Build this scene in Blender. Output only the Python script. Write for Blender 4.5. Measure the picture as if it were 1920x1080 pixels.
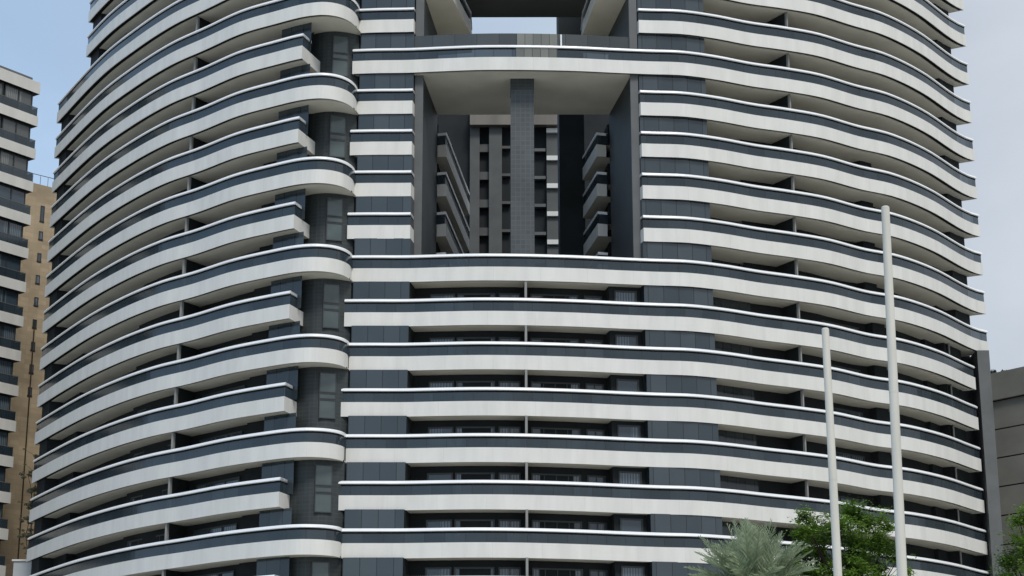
import bpy, math, random
from mathutils import Matrix, Vector, noise
random.seed(7)
R_ = math.radians
S = bpy.context.scene
for o in list(bpy.data.objects): bpy.data.objects.remove(o)

# ------------------------------------------------------------------ camera
F, PITCH, ROLL, EYE = 3449.1, 0.27166, -0.00158, 1.6
cd = bpy.data.cameras.new("camera"); cam = bpy.data.objects.new("camera", cd)
S.collection.objects.link(cam); S.camera = cam
cd.sensor_width = 36; cd.lens = 36*F/1920; cd.clip_start = 0.5; cd.clip_end = 6000
cam.matrix_world = Matrix.Translation((0, 0, EYE)) @ Matrix.Rotation(math.pi/2+PITCH, 4, 'X') @ Matrix.Rotation(ROLL, 4, 'Z')
S.render.resolution_x = 1024; S.render.resolution_y = 576

# ------------------------------------------------------------------ world
SUN_EL, SUN_AZ = R_(50), R_(163)      # azimuth clockwise from +Y: the sun stands behind the camera
W = bpy.data.worlds.new("World"); S.world = W; W.use_nodes = True
nt = W.node_tree; nt.nodes.clear()
def N(t, tree=None, **k):
    n = (tree or nt).nodes.new(t)
    for a, b in k.items(): setattr(n, a, b)
    return n
def math_node(tree, op, a, b=None, clamp=False):
    n = tree.nodes.new('ShaderNodeMath'); n.operation = op; n.use_clamp = clamp
    for i, v in enumerate((a, b)):
        if v is None: continue
        if isinstance(v, (int, float)): n.inputs[i].default_value = v
        else: tree.links.new(v, n.inputs[i])
    return n.outputs[0]
def ramp(tree, fac, stops):
    n = tree.nodes.new('ShaderNodeValToRGB'); cr = n.color_ramp
    while len(cr.elements) < len(stops): cr.elements.new(0.5)
    for e, (p, c) in zip(cr.elements, stops):
        e.position = p; e.color = (*c, 1) if len(c) == 3 else c
    tree.links.new(fac, n.inputs[0]); return n.outputs[0]
sky = N('ShaderNodeTexSky', sky_type='NISHITA', sun_disc=False, sun_elevation=SUN_EL, sun_rotation=SUN_AZ, air_density=1.2, dust_density=1.2, ozone_density=1.5)
bg = N('ShaderNodeBackground'); out = N('ShaderNodeOutputWorld')
tc = N('ShaderNodeTexCoord'); mp = N('ShaderNodeMapping'); mp.inputs['Scale'].default_value = (1, 1, 2.6)
nt.links.new(tc.outputs['Generated'], mp.inputs[0])
nz = N('ShaderNodeTexNoise'); nz.inputs['Scale'].default_value = 3.1; nz.inputs['Detail'].default_value = 6; nz.inputs['Roughness'].default_value = 0.5
nz.inputs['Distortion'].default_value = 0.4
nt.links.new(mp.outputs[0], nz.inputs['Vector'])
sx = N('ShaderNodeSeparateXYZ'); nt.links.new(tc.outputs['Generated'], sx.inputs[0])
# the cloud sheet is thicker towards +X
side = math_node(nt, 'MULTIPLY_ADD', sx.outputs[0], 1.0); nt.nodes[-1].inputs[2].default_value = 0.05
cl = math_node(nt, 'ADD', math_node(nt, 'MULTIPLY', side, 1.15), nz.outputs[0])
fac = ramp(nt, cl, [(0.25, (0.62,)*3), (0.55, (0.80,)*3), (0.88, (0.95,)*3)])
veil = N('ShaderNodeVectorMath', operation='SCALE'); nt.links.new(math_node(nt, 'ADD', 7.9, math_node(nt, 'MULTIPLY', nz.outputs[0], 5.0)), veil.inputs['Scale'])
mx = N('ShaderNodeMix', data_type='RGBA'); nt.links.new(fac, mx.inputs[0]); nt.links.new(sky.outputs[0], mx.inputs[6])
nt.links.new(ramp(nt, math_node(nt, 'ADD', math_node(nt, 'MULTIPLY', sx.outputs[0], 1.2), 0.5), [(0.1, (0.44, 0.62, 0.86)), (0.62, (0.54, 0.605, 0.685)), (0.85, (0.525, 0.57, 0.63))]), veil.inputs[0])
nt.links.new(veil.outputs[0], mx.inputs[7])
nt.links.new(mx.outputs[2], bg.inputs[0]); bg.inputs[1].default_value = 0.084
nt.links.new(bg.outputs[0], out.inputs[0])
sd = bpy.data.lights.new("sun", 'SUN'); sd.energy = 1.5; sd.angle = R_(14); sd.color = (1, 0.955, 0.89)
so = bpy.data.objects.new("sun", sd); S.collection.objects.link(so)
dv = Vector((math.sin(SUN_AZ)*math.cos(SUN_EL), math.cos(SUN_AZ)*math.cos(SUN_EL), math.sin(SUN_EL)))
so.rotation_euler = dv.to_track_quat('Z', 'Y').to_euler(); so.location = (0, -20, 80)
S.view_settings.view_transform = 'Standard'; S.view_settings.look = 'None'; S.view_settings.gamma = 1
S.view_settings.exposure = 0.42; S.view_settings.use_curve_mapping = False

# ------------------------------------------------------------------ materials
MATS = {}
def mat(name, base, rough=0.6, spec=0.4, metal=0.0):
    m = bpy.data.materials.new(name); m.use_nodes = True; t = m.node_tree
    b = t.nodes['Principled BSDF']; b.inputs['Base Color'].default_value = (*base, 1)
    b.inputs['Roughness'].default_value = rough; b.inputs['Specular IOR Level'].default_value = spec; b.inputs['Metallic'].default_value = metal
    MATS[name] = m; return m, t, b
def noisy(name, base, rough=0.6, spec=0.4, amt=0.15, scale=(0.6, 0.6, 0.6), bump=0.0, det=5, c2=None, **k):
    m, t, b = mat(name, base, rough, spec, **k)
    tcn = t.nodes.new('ShaderNodeTexCoord'); mpn = t.nodes.new('ShaderNodeMapping'); mpn.inputs['Scale'].default_value = scale
    n = t.nodes.new('ShaderNodeTexNoise'); n.inputs['Scale'].default_value = 1; n.inputs['Detail'].default_value = det
    t.links.new(tcn.outputs['Object'], mpn.inputs[0]); t.links.new(mpn.outputs[0], n.inputs['Vector'])
    c2 = c2 or tuple(c*(1-amt) for c in base); c1 = tuple(min(1, c*(1+amt*0.6)) for c in base)
    col = ramp(t, n.outputs[0], [(0.3, c2), (0.68, c1)]); t.links.new(col, b.inputs['Base Color'])
    if bump:
        bp = t.nodes.new('ShaderNodeBump'); bp.inputs['Strength'].default_value = bump; bp.inputs['Distance'].default_value = 0.02
        t.links.new(n.outputs[0], bp.inputs['Height']); t.links.new(bp.outputs[0], b.inputs['Normal'])
    return m, t, b, col, n
def uvnodes(t):
    u = t.nodes.new('ShaderNodeUVMap'); s = t.nodes.new('ShaderNodeSeparateXYZ'); t.links.new(u.outputs[0], s.inputs[0]); return s.outputs[0], s.outputs[1]
def joints(t, u, period, width, phase=0.0):
    """1 on a thin line every `period` metres along u"""
    a = math_node(t, 'FRACT', math_node(t, 'ADD', math_node(t, 'DIVIDE', u, period), phase))
    return math_node(t, 'LESS_THAN', a, width/period)
def cellrand(t, u, period, v=None, pv=1.0, phase=0.0):
    fl = math_node(t, 'FLOOR', math_node(t, 'ADD', math_node(t, 'DIVIDE', u, period), phase))
    oi = t.nodes.new('ShaderNodeObjectInfo')
    cb = t.nodes.new('ShaderNodeCombineXYZ'); t.links.new(fl, cb.inputs[0]); t.links.new(oi.outputs['Random'], cb.inputs[1])
    if v is not None: t.links.new(math_node(t, 'FLOOR', math_node(t, 'DIVIDE', v, pv)), cb.inputs[2])
    w = t.nodes.new('ShaderNodeTexWhiteNoise'); w.noise_dimensions = '3D'; t.links.new(cb.outputs[0], w.inputs['Vector']); return w.outputs['Value']
def mixc(t, fac, a, b):
    n = t.nodes.new('ShaderNodeMix'); n.data_type = 'RGBA'
    if isinstance(fac, float): n.inputs[0].default_value = fac
    else: t.links.new(fac, n.inputs[0])
    for i, v in ((6, a), (7, b)):
        if isinstance(v, tuple): n.inputs[i].default_value = (*v, 1)
        else: t.links.new(v, n.inputs[i])
    return n.outputs[2]

# white painted fascia: faint rain streaks, panel joints
m, t, b, col, n = noisy('fascia_white', (0.70, 0.69, 0.65), 0.55, 0.3, amt=0.07, scale=(1.4, 1.4, 0.25))
u, v = uvnodes(t); j = joints(t, u, 3.05, 0.03)
nf = t.nodes.new('ShaderNodeTexNoise'); nf.inputs['Scale'].default_value = 0.09; tcw = t.nodes.new('ShaderNodeTexCoord'); t.links.new(tcw.outputs['Object'], nf.inputs['Vector'])
c2 = mixc(t, math_node(t, 'MULTIPLY', j, 0.15), col, (0.3, 0.3, 0.29))
us = t.nodes.new('ShaderNodeCombineXYZ'); t.links.new(math_node(t, 'MULTIPLY', u, 2.6), us.inputs[0]); t.links.new(math_node(t, 'MULTIPLY', v, 0.5), us.inputs[1])
ns = t.nodes.new('ShaderNodeTexNoise'); ns.inputs['Scale'].default_value = 1; ns.inputs['Detail'].default_value = 4; t.links.new(us.outputs[0], ns.inputs['Vector'])
st = ramp(t, ns.outputs[0], [(0.55, (0,)*3), (0.85, (0.2,)*3)])
c3 = mixc(t, st, c2, (0.47, 0.46, 0.42)); t.links.new(c3, b.inputs['Base Color'])
noisy('rail_white', (0.86, 0.87, 0.88), 0.35, 0.5, amt=0.05, scale=(0.5, 0.5, 0.5))
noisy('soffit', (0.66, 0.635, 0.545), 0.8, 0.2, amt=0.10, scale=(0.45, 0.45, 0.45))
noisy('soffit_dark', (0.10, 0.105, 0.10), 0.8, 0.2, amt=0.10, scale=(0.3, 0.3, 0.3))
noisy('groove_shade', (0.012, 0.013, 0.013), 0.9, 0.05)  # near-black: shade painted into drip gaps and under handrails; also panel joints
noisy('fin', (0.26, 0.26, 0.25), 0.7, 0.3, amt=0.1)
noisy('dark_wall', (0.019, 0.023, 0.025), 0.7, 0.2, amt=0.25, scale=(0.5, 0.5, 0.5))
noisy('frame_dark', (0.035, 0.04, 0.042), 0.4, 0.5)
noisy('grey_panel', (0.095, 0.098, 0.095), 0.6, 0.3, amt=0.15)
noisy('bronze_panel', (0.17, 0.15, 0.125), 0.4, 0.5, amt=0.25, scale=(0.5, 0.5, 0.2))
noisy('pillar_grey', (0.12, 0.125, 0.125), 0.6, 0.3, amt=0.15)

def glassy(name, c1, c2, period, rough=0.12, trans=0.0, jw=0.03, phase=0.0, spec=0.6):
    m, t, b = mat(name, c1, rough, spec); u, v = uvnodes(t)
    r = cellrand(t, u, period, phase=phase); j = joints(t, u, period, jw, phase)
    tcn = t.nodes.new('ShaderNodeTexCoord'); n = t.nodes.new('ShaderNodeTexNoise'); n.inputs['Scale'].default_value = 0.35; n.inputs['Detail'].default_value = 3
    t.links.new(tcn.outputs['Object'], n.inputs['Vector'])
    f = math_node(t, 'ADD', math_node(t, 'MULTIPLY', r, 0.55), math_node(t, 'MULTIPLY', n.outputs[0], 0.6))
    col = mixc(t, f, c1, c2); col = mixc(t, j, col, (0.012, 0.014, 0.016)); t.links.new(col, b.inputs['Base Color'])
    bp = t.nodes.new('ShaderNodeBump'); bp.inputs['Strength'].default_value = 0.02; bp.inputs['Distance'].default_value = 0.08
    t.links.new(n.outputs[0], bp.inputs['Height']); t.links.new(bp.outputs[0], b.inputs['Normal'])
    if trans:
        tr = t.nodes.new('ShaderNodeBsdfTransparent'); tr.inputs[0].default_value = (0.55, 0.62, 0.66, 1)
        ms = t.nodes.new('ShaderNodeMixShader'); o = t.nodes['Material Output']
        f2 = math_node(t, 'MULTIPLY', math_node(t, 'SUBTRACT', 1.0, j), math_node(t, 'ADD', trans*0.7, math_node(t, 'MULTIPLY', r, trans*0.6)))
        t.links.new(f2, ms.inputs[0]); t.links.new(b.outputs[0], ms.inputs[1]); t.links.new(tr.outputs[0], ms.inputs[2]); t.links.new(ms.outputs[0], o.inputs[0])
    return m
glassy('rail_glass', (0.012, 0.021, 0.029), (0.046, 0.064, 0.076), 1.25, trans=0.13)
glassy('clad_glass', (0.020, 0.032, 0.040), (0.058, 0.074, 0.084), 1.02, jw=0.045)
glassy('clad_dark', (0.022, 0.030, 0.036), (0.05, 0.06, 0.066), 0.75, jw=0.05)
glassy('screen_glass', (0.03, 0.036, 0.038), (0.075, 0.082, 0.082), 1.5, jw=0.03)
glassy('reflection_glass', (0.07, 0.078, 0.072), (0.24, 0.24, 0.21), 0.55, jw=0.03)  # lighter glass that paints a reflection on the bridge
def pane(name, c1, c2, rough=0.08):
    m, t, b = mat(name, c1, rough, 0.7); oi = t.nodes.new('ShaderNodeObjectInfo'); u, v = uvnodes(t)
    r = cellrand(t, u, 0.9); tcn = t.nodes.new('ShaderNodeTexCoord')
    w = t.nodes.new('ShaderNodeTexWave'); w.inputs['Scale'].default_value = 1; w.bands_direction = 'X'; w.inputs['Distortion'].default_value = 1.5
    cb = t.nodes.new('ShaderNodeCombineXYZ'); t.links.new(math_node(t, 'MULTIPLY', u, 1.6), cb.inputs[0]); t.links.new(cb.outputs[0], w.inputs['Vector'])
    cur = mixc(t, w.outputs[0], c1, c2); f = math_node(t, 'GREATER_THAN', r, 0.52)
    col = mixc(t, math_node(t, 'MULTIPLY', f, 0.8), c1, cur); t.links.new(col, b.inputs['Base Color'])
pane('pane_dark', (0.05, 0.072, 0.09), (0.17, 0.21, 0.24))
pane('pane_blind', (0.10, 0.105, 0.10), (0.30, 0.30, 0.28), 0.3)
noisy('pane_bay', (0.075, 0.098, 0.10), 0.12, 0.6, amt=0.3, scale=(0.4, 0.4, 0.8))
def tile(name, c, grout, w=0.45, h=0.22, rough=0.35, bw=0.05):
    m, t, b = mat(name, c, rough, 0.5); u = t.nodes.new('ShaderNodeUVMap')
    br = t.nodes.new('ShaderNodeTexBrick'); br.offset = 0.0; br.inputs['Scale'].default_value = 1; br.inputs['Brick Width'].default_value = w; br.inputs['Row Height'].default_value = h
    br.inputs['Mortar Size'].default_value = bw*h; br.inputs['Color1'].default_value = (*c, 1); br.inputs['Color2'].default_value = (*[x*0.8 for x in c], 1); br.inputs['Mortar'].default_value = (*grout, 1)
    t.links.new(u.outputs[0], br.inputs['Vector'])
    tcn = t.nodes.new('ShaderNodeTexCoord'); n = t.nodes.new('ShaderNodeTexNoise'); n.inputs['Scale'].default_value = 0.3; n.inputs['Detail'].default_value = 4
    t.links.new(tcn.outputs['Object'], n.inputs['Vector'])
    k = ramp(t, n.outputs[0], [(0.3, (0.7,)*3), (0.7, (1.2,)*3)])
    mm = t.nodes.new('ShaderNodeMix'); mm.data_type = 'RGBA'; mm.blend_type = 'MULTIPLY'; mm.inputs[0].default_value = 1
    t.links.new(br.outputs[0], mm.inputs[6]); t.links.new(k, mm.inputs[7]); t.links.new(mm.outputs[2], b.inputs['Base Color'])
tile('dark_tile', (0.033, 0.042, 0.044), (0.045, 0.055, 0.056), 0.5, 0.25, bw=0.10, rough=0.6)
tile('column_tile', (0.058, 0.069, 0.074), (0.070, 0.081, 0.086), 0.33, 0.33, bw=0.10, rough=0.55)
tile('tan_brick', (0.50, 0.395, 0.26), (0.41, 0.325, 0.22), 0.9, 0.45, rough=0.9, bw=0.06)
noisy('cream_paint', (0.66, 0.645, 0.60), 0.7, 0.2, amt=0.1, scale=(0.8, 0.8, 0.25))
noisy('concrete_panel', (0.29, 0.285, 0.25), 0.85, 0.2, amt=0.14, scale=(0.35, 0.35, 0.5), bump=0.3)
noisy('pole_paint', (0.63, 0.61, 0.54), 0.5, 0.4, amt=0.12, scale=(3, 3, 0.4))
noisy('bark', (0.06, 0.048, 0.035), 0.95, 0.1, amt=0.4, scale=(4, 4, 1.5), bump=0.5)
noisy('paving', (0.46, 0.45, 0.41), 0.9, 0.2, amt=0.2, scale=(0.2, 0.2, 0.2))
noisy('asphalt', (0.055, 0.055, 0.055), 0.9, 0.2, amt=0.2, scale=(0.5, 0.5, 0.5))
noisy('pale_block', (0.40, 0.42, 0.43), 0.7, 0.2, amt=0.1)
def leafmat(name, a, bcol, rough=0.55, trans=0.3):
    m, t, b = mat(name, a, rough, 0.3); at = t.nodes.new('ShaderNodeAttribute'); at.attribute_name = 'tone'
    col = mixc(t, at.outputs['Fac'], a, bcol); t.links.new(col, b.inputs['Base Color'])
    tl = t.nodes.new('ShaderNodeBsdfTranslucent'); t.links.new(col, tl.inputs[0]); ms = t.nodes.new('ShaderNodeMixShader'); ms.inputs[0].default_value = trans
    o = t.nodes['Material Output']; t.links.new(b.outputs[0], ms.inputs[1]); t.links.new(tl.outputs[0], ms.inputs[2]); t.links.new(ms.outputs[0], o.inputs[0])
leafmat('leaf_green', (0.035, 0.085, 0.012), (0.19, 0.32, 0.045), trans=0.35)
leafmat('leaf_palm', (0.23, 0.29, 0.17), (0.47, 0.55, 0.37), trans=0.3)
leafmat('leaf_dark', (0.02, 0.04, 0.018), (0.06, 0.09, 0.03))
leafmat('leaf_dry', (0.10, 0.11, 0.06), (0.27, 0.25, 0.17))

# ------------------------------------------------------------------ mesh helpers
class MB:
    def __init__(s): s.v = []; s.f = []; s.m = []; s.uv = []; s.names = []
    def mi(s, name):
        if name not in s.names: s.names.append(name)
        return s.names.index(name)
    def face(s, pts, m, uv=None):
        i = len(s.v); s.v += [tuple(p) for p in pts]; s.f.append(tuple(range(i, i+len(pts)))); s.m.append(s.mi(m))
        s.uv += uv if uv else [(0, 0)]*len(pts)
    def ribbon(s, pa, pb, m, flip=False, uv0=0.0, same_v=None):
        """surface between two polylines of 3D points"""
        L = uv0
        for k in range(len(pa)-1):
            a0, a1, b0, b1 = Vector(pa[k]), Vector(pa[k+1]), Vector(pb[k]), Vector(pb[k+1])
            d = (a1-a0).length; h0 = (b0-a0).length; h1 = (b1-a1).length
            za = a0.z if same_v is None else 0; 
            q = [a0, a1, b1, b0]; uv = [(L, a0.z), (L+d, a1.z), (L+d, b1.z if abs(b1.z-a1.z) > 1e-4 else h1), (L, b0.z if abs(b0.z-a0.z) > 1e-4 else h0)]
            if flip: q.reverse(); uv.reverse()
            s.face(q, m, uv); L += d
        return L
    def wall(s, path, z0, z1, m, **k):
        return s.ribbon([(x, y, z0) for x, y in path], [(x, y, z1) for x, y in path], m, **k)
    def box(s, c, h, m, ax=(1, 0, 0), ay=(0, 1, 0)):
        """box centre c, half sizes h, with horizontal axes"""
        c = Vector(c); ax = Vector(ax).normalized(); ay = Vector(ay).normalized(); az = Vector((0, 0, 1))
        P = lambda i, j, k: c + ax*h[0]*i + ay*h[1]*j + az*h[2]*k
        X, Y, Z = 2*h[0], 2*h[1], 2*h[2]; z = c.z-h[2]
        s.face([P(-1,-1,-1), P(1,-1,-1), P(1,-1,1), P(-1,-1,1)], m, [(0, z), (X, z), (X, z+Z), (0, z+Z)])
        s.face([P(1,1,-1), P(-1,1,-1), P(-1,1,1), P(1,1,1)], m, [(0, z), (X, z), (X, z+Z), (0, z+Z)])
        s.face([P(1,-1,-1), P(1,1,-1), P(1,1,1), P(1,-1,1)], m, [(0, z), (Y, z), (Y, z+Z), (0, z+Z)])
        s.face([P(-1,1,-1), P(-1,-1,-1), P(-1,-1,1), P(-1,1,1)], m, [(0, z), (Y, z), (Y, z+Z), (0, z+Z)])
        s.face([P(-1,-1,1), P(1,-1,1), P(1,1,1), P(-1,1,1)], m, [(0, 0), (X, 0), (X, Y), (0, Y)])
        s.face([P(-1,1,-1), P(1,1,-1), P(1,-1,-1), P(-1,-1,-1)], m, [(0, 0), (X, 0), (X, Y), (0, Y)])
    def prism(s, poly, z0, z1, m, mtop=None, mbot=None):
        """vertical prism over a plan polygon"""
        n = len(poly); s.wall(list(poly)+[poly[0]], z0, z1, m)
        s.face([(x, y, z1) for x, y in poly], mtop or m, [tuple(p) for p in poly])
        s.face([(x, y, z0) for x, y in reversed(poly)], mbot or m, [tuple(p) for p in reversed(poly)])
    def tube(s, pts, rad, m, n=8, cap=True):
        rings = []
        for i, p in enumerate(pts):
            p = Vector(p); d = (Vector(pts[min(i+1, len(pts)-1)])-Vector(pts[max(i-1, 0)])).normalized()
            a = d.orthogonal().normalized() if i == 0 else (prev - d*prev.dot(d)).normalized()
            prev = a; bb = d.cross(a); r = rad[i]
            rings.append([p+(a*math.cos(2*math.pi*k/n)+bb*math.sin(2*math.pi*k/n))*r for k in range(n)])
        for r0, r1 in zip(rings, rings[1:]):
            for k in range(n): s.face([r0[k], r0[(k+1) % n], r1[(k+1) % n], r1[k]], m)
        if cap: s.face(rings[-1], m); s.face(list(reversed(rings[0])), m)
    def build(s, name, parent=None, tone=None, smooth=False):
        me = bpy.data.meshes.new(name); me.from_pydata(s.v, [], s.f)
        for nme in s.names: me.materials.append(MATS[nme])
        me.polygons.foreach_set('material_index', s.m)
        uvl = me.uv_layers.new(name='UVMap'); flat = [c for p in s.uv for c in p]; uvl.data.foreach_set('uv', flat)
        if tone:
            at = me.attributes.new('tone', 'FLOAT', 'FACE'); at.data.foreach_set('value', tone)
        if smooth:
            import bmesh
            bm = bmesh.new(); bm.from_mesh(me); bmesh.ops.remove_doubles(bm, verts=bm.verts, dist=1e-4)
            bm.to_mesh(me); bm.free(); me.polygons.foreach_set('use_smooth', [True]*len(me.polygons))
        me.update()
        o = bpy.data.objects.new(name, me); S.collection.objects.link(o)
        if parent: o.parent = parent
        return o
def thing(name, label, cat, group=None, loc=(0, 0, 0)):
    o = bpy.data.objects.new(name, None); S.collection.objects.link(o); o.location = loc; o.empty_display_size = 1
    o['label'] = label; o['category'] = cat
    if group: o['group'] = group
    return o
def tag(o, label=None, cat=None, group=None, kind=None):
    for k, v in (('label', label), ('category', cat), ('group', group), ('kind', kind)):
        if v: o[k] = v
    return o

CP, SP = math.cos(PITCH), math.sin(PITCH); CR_, SR = math.cos(ROLL), math.sin(ROLL)
def ray(px, py):
    u = px-960; v = 540-py; u, v = CR_*u-SR*v, SR*u+CR_*v
    fw = F*CP-v*SP; return u/fw, (F*SP+v*CP)/fw
def at(px, py, Y):                                   # surveyed point: photo pixel + true distance -> world metres
    a, e = ray(px, py); return (a*Y, Y, e*Y+EYE)

# ------------------------------------------------------------------ plan of the tower (metres)
N0 = 11.27978
KL = (-0.32, -0.08, 13); KR = (-0.14, 0.28, 22)
CL =  [[56.662, 52.752, 49.129, 45.792, 43.172, 41.333, 40.036, 39.189, 38.284, 37.653, 37.182, 37.156, 37.401], [1.004, 0.928, 0.852, 0.79, 0.684, 0.613, 0.528, 0.509, 0.494, 0.544, 0.545, 0.515, 0.472], [-0.178, -0.218, -0.258, -0.294, -0.31, -0.207, -0.206, -0.309, -0.282, -0.239, -0.208, -0.242, -0.269]]
CR =  [[37.995, 38.006, 38.002, 37.986, 37.992, 37.927, 37.874, 37.887, 37.944, 38.035, 38.169, 38.285, 38.386, 38.71, 39.18, 39.581, 40.078, 40.86, 41.444, 42.587, 44.344, 45.397], [0.869, 0.827, 0.785, 0.738, 0.716, 0.705, 0.687, 0.654, 0.597, 0.524, 0.446, 0.375, 0.323, 0.256, 0.157, 0.009, -0.165, -0.373, -0.412, -0.452, -0.522, -0.481], [-0.184, -0.221, -0.259, -0.298, -0.325, -0.342, -0.35, -0.346, -0.324, -0.289, -0.249, -0.215, -0.203, -0.206, -0.209, -0.196, -0.165, -0.12, -0.028, -0.007, -0.033, 0.013]]
DL = [0.0, -0.023, -0.025, -0.02, -0.004, 0.04, 0.016, 0.043, 0.056, 0.04, 0.002, -0.047, -0.071, -0.07, -0.009, 0.074, 0.0]
def cub(a, K, Z):
    k0, k1, n = K; h = (k1-k0)/(n-1); t = (a-k0)/h; i = max(1, min(n-3, int(math.floor(t)))); t -= i
    p0, p1, p2, p3 = Z[i-1:i+3]
    return 0.5*(2*p1+(p2-p0)*t+(2*p0-5*p1+4*p2-p3)*t*t+(3*p1-p0-3*p2+p3)*t**3)
def zl(a, k): k = max(-7, min(9, k)); t = k/7; return 3*sum(cub(a, KL, CL[d])*t**d for d in range(3))
def zr(a, k): k = max(-7, min(9, k)); t = k/7; return 3*sum(cub(a, KR, CR[d])*t**d for d in range(3))
def rail_z(k): return (N0+k)*3 + (DL[k+7] if -7 <= k <= 9 else 0) + EYE
FT, FBOT = -0.80, -1.72                               # fascia top and bottom below the handrail
CX, CY = -1.0, 152.0                                  # centre of the drum
def pol(p): return math.atan2(p[0]-CX, CY-p[1]), math.hypot(p[0]-CX, CY-p[1])
def car(f, r): return (CX+r*math.sin(f), CY-r*math.cos(f))
def inset(path, d): return [car(f, r-d) for f, r in map(pol, path)]
def xa(px, py, Y): return at(px, py, Y)[0]
XJ = -10.35                                           # where the noses meet the centre bays
A_L = lambda k: -0.2635 if k <= 7 else -0.249
A_R = lambda k: 0.2665 if k >= 0 else 0.2578
def solve(fn, X, k, lo, hi):
    for _ in range(34):
        m_ = (lo+hi)/2
        if m_*fn(m_, k) < X: lo = m_
        else: hi = m_
    return fn((lo+hi)/2, k)
def yr_at(X, k): return solve(zr, X, k, -0.14, 0.28)
def yl_at(X, k): return solve(zl, X, k, -0.32, -0.08)
def left_path(k):
    nose = k % 2 == 0; xe = XJ-2.25 if nose else -13.95 + (k*0.03)
    a0 = A_L(k); a1 = xe/yl_at(xe, k); n = 56
    P = []
    for i in range(n+1):
        a = a0+(a1-a0)*i/n; z = zl(a, k); P.append((a*z, z))
    if nose:
        zc = yr_at(XJ, k)-0.02; x0, y0 = P[-1]; D = zc-y0; w = XJ-x0
        for i in range(1, 19):
            th = (math.pi/2)*i/18; P.append((x0+w*math.sin(th)**0.9, zc-D*math.cos(th)**0.95))
    return P
def right_path(k, x0=None, x1=None, n=90):
    a0 = (XJ if x0 is None else x0); a0 = a0/yr_at(a0, k)
    a1 = A_R(k) if x1 is None else x1/yr_at(x1, k)
    n = max(6, int(n*(a1-a0)/0.36)); return [((a0+(a1-a0)*i/n)*zr(a0+(a1-a0)*i/n, k), zr(a0+(a1-a0)*i/n, k)) for i in range(n+1)]

tower = thing('residential_tower', 'tall curved tower banded in white and dark glass, with a square opening through its middle', 'tower', loc=(CX, CY, 0))
class Shift:                                          # parts are modelled in world metres; the tower's Empty stands at its base
    pass
def part(mb, name, parent=tower, **k):
    o = mb.build(name, None, **k); o.parent = parent
    o.matrix_parent_inverse = Matrix.Translation(parent.matrix_world.translation).inverted() if parent is not tower else Matrix.Translation((-CX, -CY, 0))
    return o
def sub(mb, name, parent, **k):
    o = mb.build(name, None, **k); o.parent = parent; return o

def balcony(path, k, depth=3.6, cap=(True, True), glass='rail_glass', ret=(0, 0), name='balcony'):
    zr_ = rail_z(k); zt, zb = zr_+FT, zr_+FBOT
    if ret[0]: path = [car(pol(path[0])[0], pol(path[0])[1]-ret[0])] + path
    if ret[1]: path = path + [car(pol(path[-1])[0], pol(path[-1])[1]-ret[1])]
    core = path[(1 if ret[0] else 0):(len(path)-1 if ret[1] else len(path))]
    mb = MB(); mb.wall(core, zb, zt, 'fascia_white')
    p1 = inset(core, 0.05); p2 = inset(core, 0.135); pd = inset(core, depth)
    L = lambda p, z: [(x, y, z) for x, y in p]
    mb.ribbon(L(core, zb), L(p1, zb), 'fascia_white', flip=True)
    mb.ribbon(L(p1, zb), L(p1, zb+0.10), 'groove_shade', flip=True)
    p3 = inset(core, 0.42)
    mb.ribbon(L(p1, zb+0.10), L(p3, zb+0.10), 'groove_shade', flip=True)
    mb.ribbon(L(p3, zb+0.10), L(p3, zb+0.03), 'soffit')
    mb.ribbon(L(p3, zb+0.03), L(pd, zb+0.03), 'soffit', flip=True)
    mb.ribbon(L(core, zt), L(pd, zt), 'fascia_white')
    for e, c in ((0, cap[0]), (-1, cap[1])):
        a, d = core[e], pd[e]
        mb.face([(*a, zb), (*d, zb), (*d, zt), (*a, zt)], 'fascia_white', [(0, zb), (depth, zb), (depth, zt), (0, zt)])
    b = part(mb, name)
    g = MB(); gp = inset(path, 0.09); g.wall(gp, zt, zr_-0.05, glass); sub(g, 'railing_glass', b)
    h = MB(); o0 = inset(path, -0.03); o1 = inset(path, 0.05); i1 = inset(path, 0.17); zc = zr_
    prof = [(inset(path, 0.03), zc-0.11), (o0, zc-0.075), (inset(path, 0.0), zc+0.03), (inset(path, 0.10), zc+0.105), (i1, zc+0.105), (i1, zc-0.11)]
    g2 = inset(path, 0.075); h.wall(g2, zc-0.22, zc-0.10, 'groove_shade')  # dark strip painting the handrail's shadow on the glass
    for (pa, za), (pb, zb2) in zip(prof, prof[1:]+prof[:1]): h.ribbon(L(pa, za), L(pb, zb2), 'rail_white')
    for e in (0, -1): h.face([(*p[e], z) for p, z in prof], 'rail_white')
    sub(h, 'handrail', b)
    return b

# x positions of the bays (metres, from the survey)
X_L1, X_R1 = -6.62, 8.62                              # the opening's edges: end of the left bay, start of the right bay
X_P = 13.25                                           # right end of the panelled bay
KMIN, KMAX = -7, 10
for k in range(KMIN, KMAX+1):
    lp = left_path(k)
    balcony(lp, k, depth=3.4, cap=(True, True), ret=(0, 0) if k % 2 == 0 else (0, 1.3))
    xs = XJ if k % 2 == 0 else -10.72
    if k <= 0 or k == 5:
        balcony(right_path(k, xs), k, depth=3.2, ret=(0.0 if k % 2 == 0 else 0.5, 0))
    else:
        balcony(right_path(k, xs, X_L1), k, depth=1.2, ret=(0.0 if k % 2 == 0 else 0.5, 0.9))
        balcony(right_path(k, X_R1, None), k, depth=3.6, ret=(0.9, 0))
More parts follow.
